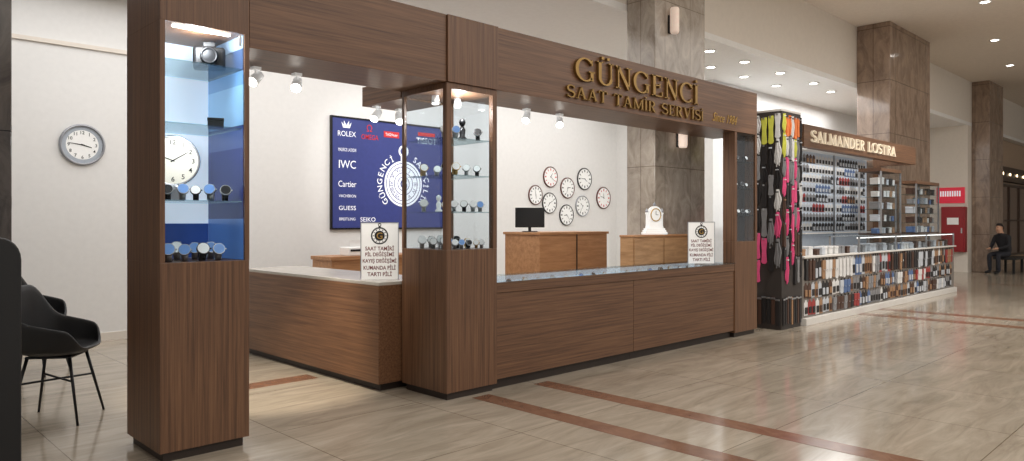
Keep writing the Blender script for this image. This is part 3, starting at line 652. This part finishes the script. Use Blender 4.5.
for face in ('front', 'left'):
    n_ = 7 if face == 'front' else 8
    for j in range(n_):
        z = 2.965-random.uniform(0, .06); r = 0
        while z > .9:
            pal = seqs[min(r, 5)]
            col = random.choice(pal if face == 'front' else pal+['black'])
            kd = 'bundle' if random.random() < .55 else 'strap'
            sz = random.uniform(.6, 1.0); z -= .412*sz
            nm = NAMES[kd][1]; wx = (.080 if kd == 'bundle' else .078)
            if face == 'front': good(kd, col, (9.577+.0825*j, 4.529, z), 0, '%s %s hanging on the front face of the tall goods rack' % (col, nm), '%s %s on the rack front' % (col, nm), .081/(.086 if kd == 'bundle' else .080), sz)
            else: good(kd, col, (9.529, 4.582+.097*j, z), -PI/2, '%s %s hanging on the left face of the tall goods rack' % (col, nm), '%s %s on the rack side' % (col, nm), .094/(.086 if kd == 'bundle' else .080), sz)
            r += 1; z -= .003
for j in range(9):
    col = ['black', 'black', 'dark brown', 'black', 'tan'][j % 5]
    good('belt', col, (9.57+.063*j, 4.529, .05+random.uniform(0, .03)), 0, col+' belt hanging low on the front face of the tall goods rack', col+' belts on the rack front', 1, .42)
for j in range(11):
    col = ['black', 'dark brown', 'black'][j % 3]
    good('belt', col, (9.529, 4.58+.066*j, .05+random.uniform(0, .03)), -PI/2, col+' belt hanging low on the left face of the tall goods rack', col+' belts on the rack side', 1.1, .42)
# far counter
YK = 4.5
t = thing('shop_counter', 'long white-based counter of the far kiosk with goods hung along its front', 'counter', (13.8, YK, 0))
MB(t).box(10.17, 17.5, YK-.03, YK+.55, 0, .1).build('base', OFFW, t, .005)
MB(t).box(10.17, 17.5, YK+.03, YK+.55, .1, .95).build('body', mat('grey_board', (126, 120, 114), .6), t)
MB(t).box(10.16, 17.52, YK-.01, YK+.58, .95, .975).build('worktop', OFFW, t, .004)
allc = ['tan', 'white', 'black', 'dark brown', 'grey', 'black', 'silver', 'dark brown', 'black', 'grey', 'blue', 'white', 'tan', 'silver', 'red']
for r, (zt_, hh, nm_) in enumerate(((.94, .33, 'upper'), (.60, .235, 'middle'), (.355, .235, 'lower'))):
    x = 10.25
    while x < 17.3:
        kd = random.choice(['strap', 'pack', 'pouch'] if r == 0 else ['pack', 'pack', 'pouch']); wd = random.uniform(.095, .135); ca = random.choice(allc); cb = random.choice(allc)
        for e_ in range(random.randint(2, 5)):
            if x > 17.3: break
            col = ca if e_ % 3 else cb; h_ = hh*random.uniform(.92, 1.0)
            sz = h_/{'strap': .405, 'pouch': .215, 'pack': .185}[kd]
            gn = NAMES[kd][1]
            good(kd, col, (x+wd/2-.04, YK+.029, zt_-h_), 0, '%s %s hanging in the %s row on the far counter front' % (col, gn, nm_), '%s %s in the %s counter row' % (col, gn, nm_), wd/(.084 if kd == 'strap' else .106 if kd == 'pouch' else .094), sz)
            x += wd+.006
t = thing('glass_showcase', 'low glass showcase standing on the far kiosk counter', 'showcase', (14.6, YK, .9755))
f = MB(t)
for x in (12.2, 13.9, 15.6, 17.38):
    for y in (YK, YK+.46): f.box(x, x+.025, y, y+.025, .9755, 1.24)
f.box(12.2, 17.405, YK, YK+.025, 1.22, 1.234).box(12.2, 17.405, YK+.46, YK+.485, 1.22, 1.234).build('frame', STEEL, t)
MB(t).box(12.226, 17.379, YK+.008, YK+.014, .977, 1.219).build('front_glass', GLASS, t)
MB(t).box(12.2, 17.405, YK, YK+.485, 1.2345, 1.243).build('top_glass', GLASS, t)
MB(t).box(12.226, 17.379, YK+.03, YK+.05, 1.205, 1.2195).build('lamp_strip', mat('case_lamp', (255, 252, 246), .4, emis=2.5, vary=0), t)
def small_box(col, loc, lb, gr, sc=1):
    key = ('box', col)
    if key in goods: return dup(goods[key], loc, 0, lb, gr, (sc, sc, sc))
    b_ = thing('small_box', lb, 'box', loc, 0, gr); b_.scale = (sc, sc, sc)
    MB().box(-.06, .06, -.07, .07, 0, .08).build('box', CM[col], b_, .006); MB().box(-.063, .063, -.073, .073, .0805, .115).build('lid', CM[col], b_, .006); goods[key] = b_
bc = ['silver', 'white', 'tan', 'grey', 'silver', 'blue', 'white', 'dark brown', 'silver']
for j in range(32):
    col = random.choice(bc)
    small_box(col, (12.34+j*.158, YK+.17, .976), 'small %s lidded box inside the low glass showcase' % col, col+' boxes in the showcase', random.uniform(.7, 1.15))
for j in range(12):
    col = random.choice(bc+['black'])
    small_box(col, (10.3+j*.155, YK+.2+random.uniform(-.04, .06), .9755), 'small %s lidded box on the open left part of the far counter' % col, col+' boxes on the open far counter', random.uniform(.8, 1.15))
# back goods wall
t = thing('goods_wall', 'pale blue-grey peg panel of hanging packets at back of the far kiosk', 'display wall', (14.4, 5.75, 0))
MB(t).box(12.6, 15.98, 5.75, 5.83, 0, 2.75).build('panel', mat('peg_panel', (196, 206, 218), .5, emis=.08), t)
for xa in (12.58, 14.25): MB(t).box(xa, xa+.04, 5.72, 5.749, 0, 2.75).build('upright', STEEL, t)
MB(t).box(12.7, 15.9, 5.60, 5.748, 1.255, 1.275).build('shelf', PAPER, t); MB(t).box(12.7, 15.9, 5.5, 5.748, 2.7505, 2.78).build('canopy', PAPER, t)
cs2 = ['black', 'silver', 'blue', 'white', 'grey', 'black', 'white', 'silver', 'dark brown', 'grey', 'white', 'black', 'red']
for r in range(8):
    z = 1.30+.178*r; run = random.choice(cs2); cnt = 0
    for j in range(24):
        x = 12.70+.135*j
        if abs(x-14.27) < .085: continue
        if cnt <= 0: run = random.choice(cs2); cnt = random.randint(2, 5)
        cnt -= 1
        good('pack', run, (x, 5.748, z), 0, run+' packet hanging on the pale peg panel of the far kiosk', run+' packets on the peg panel', 1.2, .86)
# far fascia
o = MB((14.89, YK+.66, 0)).box(14.83, 14.95, YK+.60, YK+.72, 0, 2.539).build('post', W_V, None, .004); tag(o, 'slim walnut post behind the counter at right end of the far fascia', 'post')
t = thing('kiosk_fascia', 'slim walnut fascia of the far kiosk with pale lit lettering', 'shop fascia', (12.5, YK, 2.54))
MB(t).box(10.16, 14.95, YK, YK+.12, 2.54, 2.86).build('fascia_panel', W_X, t, .004)
serif_line('SALMANDER LOSTRA', 10.36, 13.8, 2.62, .165, YK-.001, .03, mat('pale_lit_letters', (226, 212, 188), .45, emis=.3), t)
MB(t).box(14.83, 14.95, YK+.1205, YK+.72, 2.54, 2.86).build('return_panel', W_X, t)
# glass cabinets on the far counter
for (xa, xb, zt, lb) in ((13.35, 14.35, 2.35, 'tall glass cabinet of small boxes under the right end of the far fascia'), (15.2, 16.6, 2.2, 'wider glass cabinet of small boxes in front of the brown pillar')):
    t = thing('glass_cabinet', lb, 'glass cabinet', ((xa+xb)/2, YK+.24, 1.2435), 0, 'glass cabinets on the far counter')
    for x in (xa, xb-.025):
        for y in (YK+.06, YK+.42): MB(t).box(x, x+.025, y, y+.025, 1.2435, zt).build('corner_post', STEEL, t)
    MB(t).box(xa, xb, YK+.06, YK+.445, 1.2435, 1.27).build('base', W_DK, t)
    MB(t).box(xa, xb, YK+.06, YK+.445, zt+.0005, zt+.06).build('cap', W_V, t, .004)
    MB(t).box(xa+.03, xb-.03, YK+.066, YK+.07, 1.271, zt-.001).build('front_glass', GLASS, t)
    n = 5; dz = (zt-1.28)/n
    for q_ in range(n):
        zz = 1.2705+q_*dz
        if q_: MB(t).box(xa+.026, xb-.026, YK+.075, YK+.42, zz-.008, zz).build('shelf', SHELFG, t)
        x = xa+.11
        while x < xb-.1:
            col = random.choice(bc+['black', 'dark brown', 'black'])
            small_box(col, (x, YK+.2, zz+.0006), 'small %s lidded box inside a tall glass cabinet on the far counter' % col, col+' boxes in the glass cabinets', random.uniform(.75, 1.1))
            x += .145
# ---------------------------------------------------------------- far right wall fittings (on wall_right, facing -X)
a = onX(937, 188, 24.4); b = onX(965, 203, 24.4)
t = thing('red_sign', 'red rectangular sign with white strokes on the cream wall', 'sign', (24.399, (a.y+b.y)/2, b.z), -PI/2)
w2 = (a.y-b.y)/2
MB().box(-w2, w2, -.03, -.001, 0, a.z-b.z).build('board', mat('red_sign_face', (204, 40, 62), .4, emis=.35), t, .004)
m = MB()
for j in range(9): m.box(-w2*.75+j*w2*.17, -w2*.75+j*w2*.17+w2*.1, -.034, -.0305, .2, .36)
m.build('lettering', WINK, t)
a = onX(944, 207, 24.4); b = onX(968, 252, 24.4); w2 = (a.y-b.y)/2
t = thing('fire_hose_cabinet', 'red fire hose cabinet on the cream wall below the red sign', 'fire cabinet', (24.3999, (a.y+b.y)/2+.02, b.z), -PI/2)
MB().box(-w2, w2, -.22, 0, 0, a.z-b.z).build('body', REDP, t, .01)
d = MB().box(-w2+.04, w2-.04, -.235, -.2205, .05, a.z-b.z-.05).build('door', REDP, t, .004)
MB().box(w2-.1, w2-.07, -.255, -.2355, .55, .7).build('handle', STEEL, d); MB().box(-.15, .15, -.238, -.2355, .8, 1.0).build('label_plate', PAPER, d)
# ---------------------------------------------------------------- bench and seated man
DY = -.13   # forward bend of head and shoulders
def person():
    vs = []; rs = []; es = []
    def v(p, r, par=None):
        vs.append(p); rs.append(r if isinstance(r, tuple) else (r, r))
        if par is not None: es.append((par, len(vs)-1))
        return len(vs)-1
    pe = v((0, 0, .56), (.16, .125)); sp = v((0, -.06, .76), (.155, .12), pe); ch = v((0, -.16, .95), (.175, .125), sp)
    nk = v((0, -.205, 1.09), .058, ch); h0 = v((0, -.125+DY, 1.17), (.075, .085), nk); h1 = v((0, -.135+DY, 1.25), (.08, .1), h0); v((0, -.125+DY, 1.33), (.06, .075), h1)
    for s in (-1, 1):
        hp = v((s*.1, -.1, .545), .09, pe); kn = v((s*.13, -.46, .53), .066, hp); v_m = v((s*.13, -.45, .3), .055, kn); an = v((s*.13, -.43, .09), .042, v_m); v((s*.14, -.60, .045), .04, an)
        sh = v((s*.19, -.17, 1.01), .062, ch); el = v((s*.25, -.22, .77), .05, sh); wr = v((s*.13, -.42, .70), .036, el); ha = v((s*.10, -.49, .69), (.036, .022), wr)
        for j, (dx, l_) in enumerate(((-.028, .06), (-.01, .07), (.008, .066), (.026, .052))):
            k1 = v((s*.10+dx, -.53, .692), .010, ha); v((s*.10+dx, -.53-l_*.7, .675), .008, k1)
        v((s*.065, -.49, .72), .010, ha)
    me = bpy.data.meshes.new('person_skin'); me.from_pydata(vs, es, []); o = bpy.data.objects.new('tmp', me); C.objects.link(o)
    o.modifiers.new('s', 'SKIN'); sv = me.skin_vertices[0].data
    for i_, r in enumerate(rs): sv[i_].radius = r
    sv[0].use_root = True
    sb = o.modifiers.new('b', 'SUBSURF'); sb.levels = 2; sb.render_levels = 2
    dg = bpy.context.evaluated_depsgraph_get(); m2 = bpy.data.meshes.new_from_object(o.evaluated_get(dg)); bpy.data.objects.remove(o)
    m2.materials.clear()
    SK = mat('skin', (206, 160, 132), .55); JK = mat('dark_jacket', (34, 34, 39), .8); TR = mat('dark_trousers', (38, 39, 47), .8); SH = mat('black_shoes', (18, 16, 16), .4)
    for q_ in (SK, JK, TR, SH): m2.materials.append(q_)
    for p_ in m2.polygons:
        c_ = p_.center; p_.use_smooth = True
        if c_.z > 1.105 and c_.y < -.17: p_.material_index = 0
        elif c_.y < -.465 and c_.z > .63: p_.material_index = 0
        elif c_.z < .1: p_.material_index = 3
        elif c_.z < .6 and not (c_.y > -.03 and c_.z > .58): p_.material_index = 2
        else: p_.material_index = 1
    return m2
PS = 1.06
t = thing('person', 'seated person in dark clothes leaning forward on the bench', 'person', (24.66, 5.05, 0), -2.05); t.scale = (PS, PS, PS)
o = bpy.data.objects.new('body', person()); C.objects.link(o); o.parent = t
zmin = min(v_.co.z for v_ in o.data.vertices); t.location.z = -zmin*PS+.001
seat_z = min(v_.co.z for v_ in o.data.vertices if v_.co.y > -.33)*PS+t.location.z-.002
m = MB(); vs = []; fs = []; n = 20
for k_ in range(8):
    ph = PI/2*k_/7
    for j in range(n):
        a_ = 2*PI*j/n; r_ = math.cos(ph); sn_ = math.sin(a_)
        drop = .075*max(0, sn_)**.6*(1-k_/7) if sn_ > 0 else -.03*(-sn_)*(1-k_/7)
        vs.append((math.cos(a_)*.086*r_, -.125+.014+DY+sn_*.1*r_, 1.285+.09*math.sin(ph)-drop))
for k_ in range(7):
    for j in range(n): fs.append((k_*n+j, k_*n+(j+1) % n, (k_+1)*n+(j+1) % n, (k_+1)*n+j))
m.add(vs, fs).build('hair', mat('dark_hair', (38, 31, 28), .7), t, smooth=True)
for s in (-1, 1):
    MB().lathe([(.002, -.004), (.011, 0), (.002, .006)], (s*.03, -.218+DY, 1.255), 'y', 10).build('eye', INK, t)
    MB().lathe([(.004, -.01), (.024, 0), (.02, .01)], (s*.083, -.13+DY, 1.245), 'y', 10).build('ear', o.data.materials[0], t, smooth=True)
MB().add([(-.014, -.21+DY, 1.215), (.014, -.21+DY, 1.215), (0, -.243+DY, 1.218), (0, -.215+DY, 1.262)], [(0, 2, 3), (2, 1, 3), (0, 1, 2)]).build('nose', o.data.materials[0], t)
MB().box(-.024, .024, -.212+DY, -.204+DY, 1.178, 1.186).build('mouth', mat('lips', (150, 88, 80), .5), t)
t = thing('bench', 'dark bench in front of the far brown pillar', 'bench', (25.0, 5.05, 0))
MB().box(-.62, .62, -.28, .28, seat_z-.07, seat_z).build('seat', BLACK, t, .01)
for sx in (-.5, .5):
    for sy in (-.2, .2): MB().box(sx-.03, sx+.03, sy-.03, sy+.03, 0, seat_z-.0705).build('leg', BLACKM, t)
# ---------------------------------------------------------------- armchairs and black panel at left
def armchair(label, x, y, rz):
    t = thing('armchair', label, 'chair', (x, y, 0), rz, 'black shell armchairs'); t.scale = (.94, .94, 1.14)
    vs = []; fs = []; n = 40
    def sq(a):      # rounded-square radius
        return .27/(abs(math.cos(a))**3+abs(math.sin(a))**3)**(1/3.)
    rings = []
    for fr in (.35, .7, .92, 1.0): rings.append([(sq(a)*fr, .445+.03*max(0, fr-.7)/.3-(.012 if fr < .5 else 0)) for a in [2*PI*j/n for j in range(n)]])
    for lv in (.25, .5, .75, 1.0):
        rr = []
        for j in range(n):
            a = 2*PI*j/n; d = abs(((a-PI/2+PI) % (2*PI))-PI)      # angle from the back (+y)
            if d < .6: H = .40
            elif d < 1.25: H = .40-(.40-.18)*(.5-.5*math.cos((d-.6)/.65*PI))
            elif d < 2.1: H = .18-.05*(d-1.25)/.85
            elif d < 2.6: H = .13*(.5+.5*math.cos((d-2.1)/.5*PI))+.004
            else: H = .004
            rr.append((sq(a)*(1+.16*lv*min(1, H/.2)), .475+H*lv))
        rings.append(rr)
    vs.append((0, 0, .432))
    for rg in rings:
        for j, (r_, z_) in enumerate(rg):
            a = 2*PI*j/n; vs.append((r_*math.cos(a), r_*math.sin(a), z_))
    for j in range(n): fs.append((0, 1+j, 1+(j+1) % n))
    for k_ in range(len(rings)-1):
        for j in range(n): fs.append((1+k_*n+j, 1+(k_+1)*n+j, 1+(k_+1)*n+(j+1) % n, 1+k_*n+(j+1) % n))
    o = MB().add(vs, fs).build('shell', LEATH, t, smooth=True)
    sd = o.modifiers.new('th', 'SOLIDIFY'); sd.thickness = .024; sd.offset = 0
    sb = o.modifiers.new('sub', 'SUBSURF'); sb.levels = 1; sb.render_levels = 1
    for sx in (-1, 1):
        for sy in (-1, 1):
            MB().tube((sx*.15, sy*.15, .43), (sx*.25, sy*.25, 0), .013, .009, 12).build('leg', BLACKM, t, smooth=True)
    MB().tube((-.18, -.18, .27), (.18, .18, .27), .007, n=8).build('brace', BLACKM, t)
    MB().tube((-.18, .18, .262), (.18, -.18, .262), .007, n=8).build('brace', BLACKM, t)
    MB().box(-.165, .165, -.165, .165, .415, .428).build('under_frame', BLACKM, t, .004)
    return t
armchair('nearer black shell armchair with splayed metal legs beside the left pillar', 1.38, 6.28, .95)
armchair('farther black shell armchair behind the nearer one by the white wall', 1.62, 8.35, .9)
t = thing('black_panel', 'tall black round-topped panel cut by the left photo edge', 'panel', (.53, 4.6, 0))
poly = [(-.31, 0), (.31, 0), (.31, 1.27)]+[(.31-.1+.1*math.cos(a_), 1.27+.12*math.sin(a_)) for a_ in [PI/2*i_/6 for i_ in range(1, 7)]]+[(-.31, 1.39)]
MB().prism(poly, -.03, .03).build('board', BLACK, t, .008)
MB().box(-.31, .31, -.12, -.031, 0, .03).build('foot', BLACKM, t, .005)
# ---------------------------------------------------------------- lights
def area(name, loc, sx, sy, e, col, rot=(0, 0, 0)):
    l = bpy.data.lights.new(name, 'AREA'); l.shape = 'RECTANGLE'; l.size = sx; l.size_y = sy; l.energy = e; l.color = col
    o = bpy.data.objects.new(name, l); C.objects.link(o); o.location = loc; o.rotation_euler = rot; return o
area('mall_light', (11, -1.5, 5.5), 22, 8, 980, (1, .965, .92))
area('kiosk_light', (6.5, 8.1, 4.22), 11, 3, 230, (1, .99, .98))
area('far_kiosk_light', (15.5, 6.7, 4.22), 6, 1.2, 120, (1, .99, .98))
area('left_light', (.6, 7.6, 4.22), 4, 3, 20, (1, .99, .98))
def point(name, loc, e, r, col):
    l = bpy.data.lights.new(name, 'POINT'); l.energy = e; l.shadow_soft_size = r; l.color = col
    o = bpy.data.objects.new(name, l); C.objects.link(o); o.location = loc
point('pillar_case_light', (1.84, 4.75, 2.62), 11, .05, (.96, .98, 1))
point('pillar_shelf_light', (1.7, 4.72, 2.02), 5, .04, (.96, .98, 1))
point('column_case_light', (4.07, 4.80, 2.45), 14, .05, (1, .99, .97))
def spot(name, loc, to, e, ang, col=(1, .96, .9)):
    l = bpy.data.lights.new(name, 'SPOT'); l.energy = e; l.spot_size = ang; l.spot_blend = .6; l.shadow_soft_size = .08; l.color = col
    o = bpy.data.objects.new(name, l); C.objects.link(o); o.location = loc
    o.rotation_euler = (Vector(to)-Vector(loc)).to_track_quat('-Z', 'Y').to_euler()
spot('entrance_spot', (2.6, 5.22, 2.4), (2.95, 6.2, 0), 260, .95, (1, .88, .7))
spot('side_card_spot', (2.75, 5.15, 2.45), (3.76, 5.57, 1.15), 65, .7)
spot('added_card_fill', (6.6, 4.2, 3.9), (8.02, 4.85, 1.15), 70, .35)  # added lamp without a fixture, whitens the card on the front counter
spot('counter_spot', (5.3, 5.2, 2.45), (6.6, 4.95, .9), 60, 1.2)
spot('desk_spot', (6.2, 5.6, 2.6), (7.6, 6.6, 1.1), 40, .9)
spot('added_pillar_fill', (6.4, 5.0, 2.5), (8.4, 5.5, 1.8), 45, 1.0)  # fill lamp added to brighten the lower part of the grey pillar
spot('clock_spot', (5.5, 6.4, 3.6), (8.5, 10, 1.8), 120, 1.0, (1, .98, .95))
spot('poster_spot', (5.2, 7.2, 3.8), (6.8, 10, 2.2), 90, .9, (1, .98, .95))
spot('far_front_spot', (13.5, 2.5, 5.4), (13.5, 4.7, 1), 580, 1.4, (1, .98, .95))
spot('added_rack_fill', (8.4, 3.2, 4.6), (9.6, 4.6, 1.6), 180, .8, (1, .98, .95))  # added fill with no fixture, lifts the shaded side of the rack
w = bpy.data.worlds.new('World'); bpy.context.scene.world = w; w.use_nodes = True
bg = w.node_tree.nodes['Background']; bg.inputs[0].default_value = (1, .98, .955, 1); bg.inputs[1].default_value = .48
sc = bpy.context.scene
sc.view_settings.view_transform = 'Standard'; sc.view_settings.look = 'None'; sc.view_settings.exposure = 0
# ---------------------------------------------------------------- camera
cam = bpy.data.cameras.new('camera'); cam.sensor_width = 36; cam.lens = FPX/1024*36; cam.shift_y = -(230.5-HOR)/1024
co = bpy.data.objects.new('camera', cam); C.objects.link(co); co.location = (0, 0, EYE)
co.rotation_euler = (PI/2, 0, math.atan2(SN, CS)-PI/2)
sc.camera = co
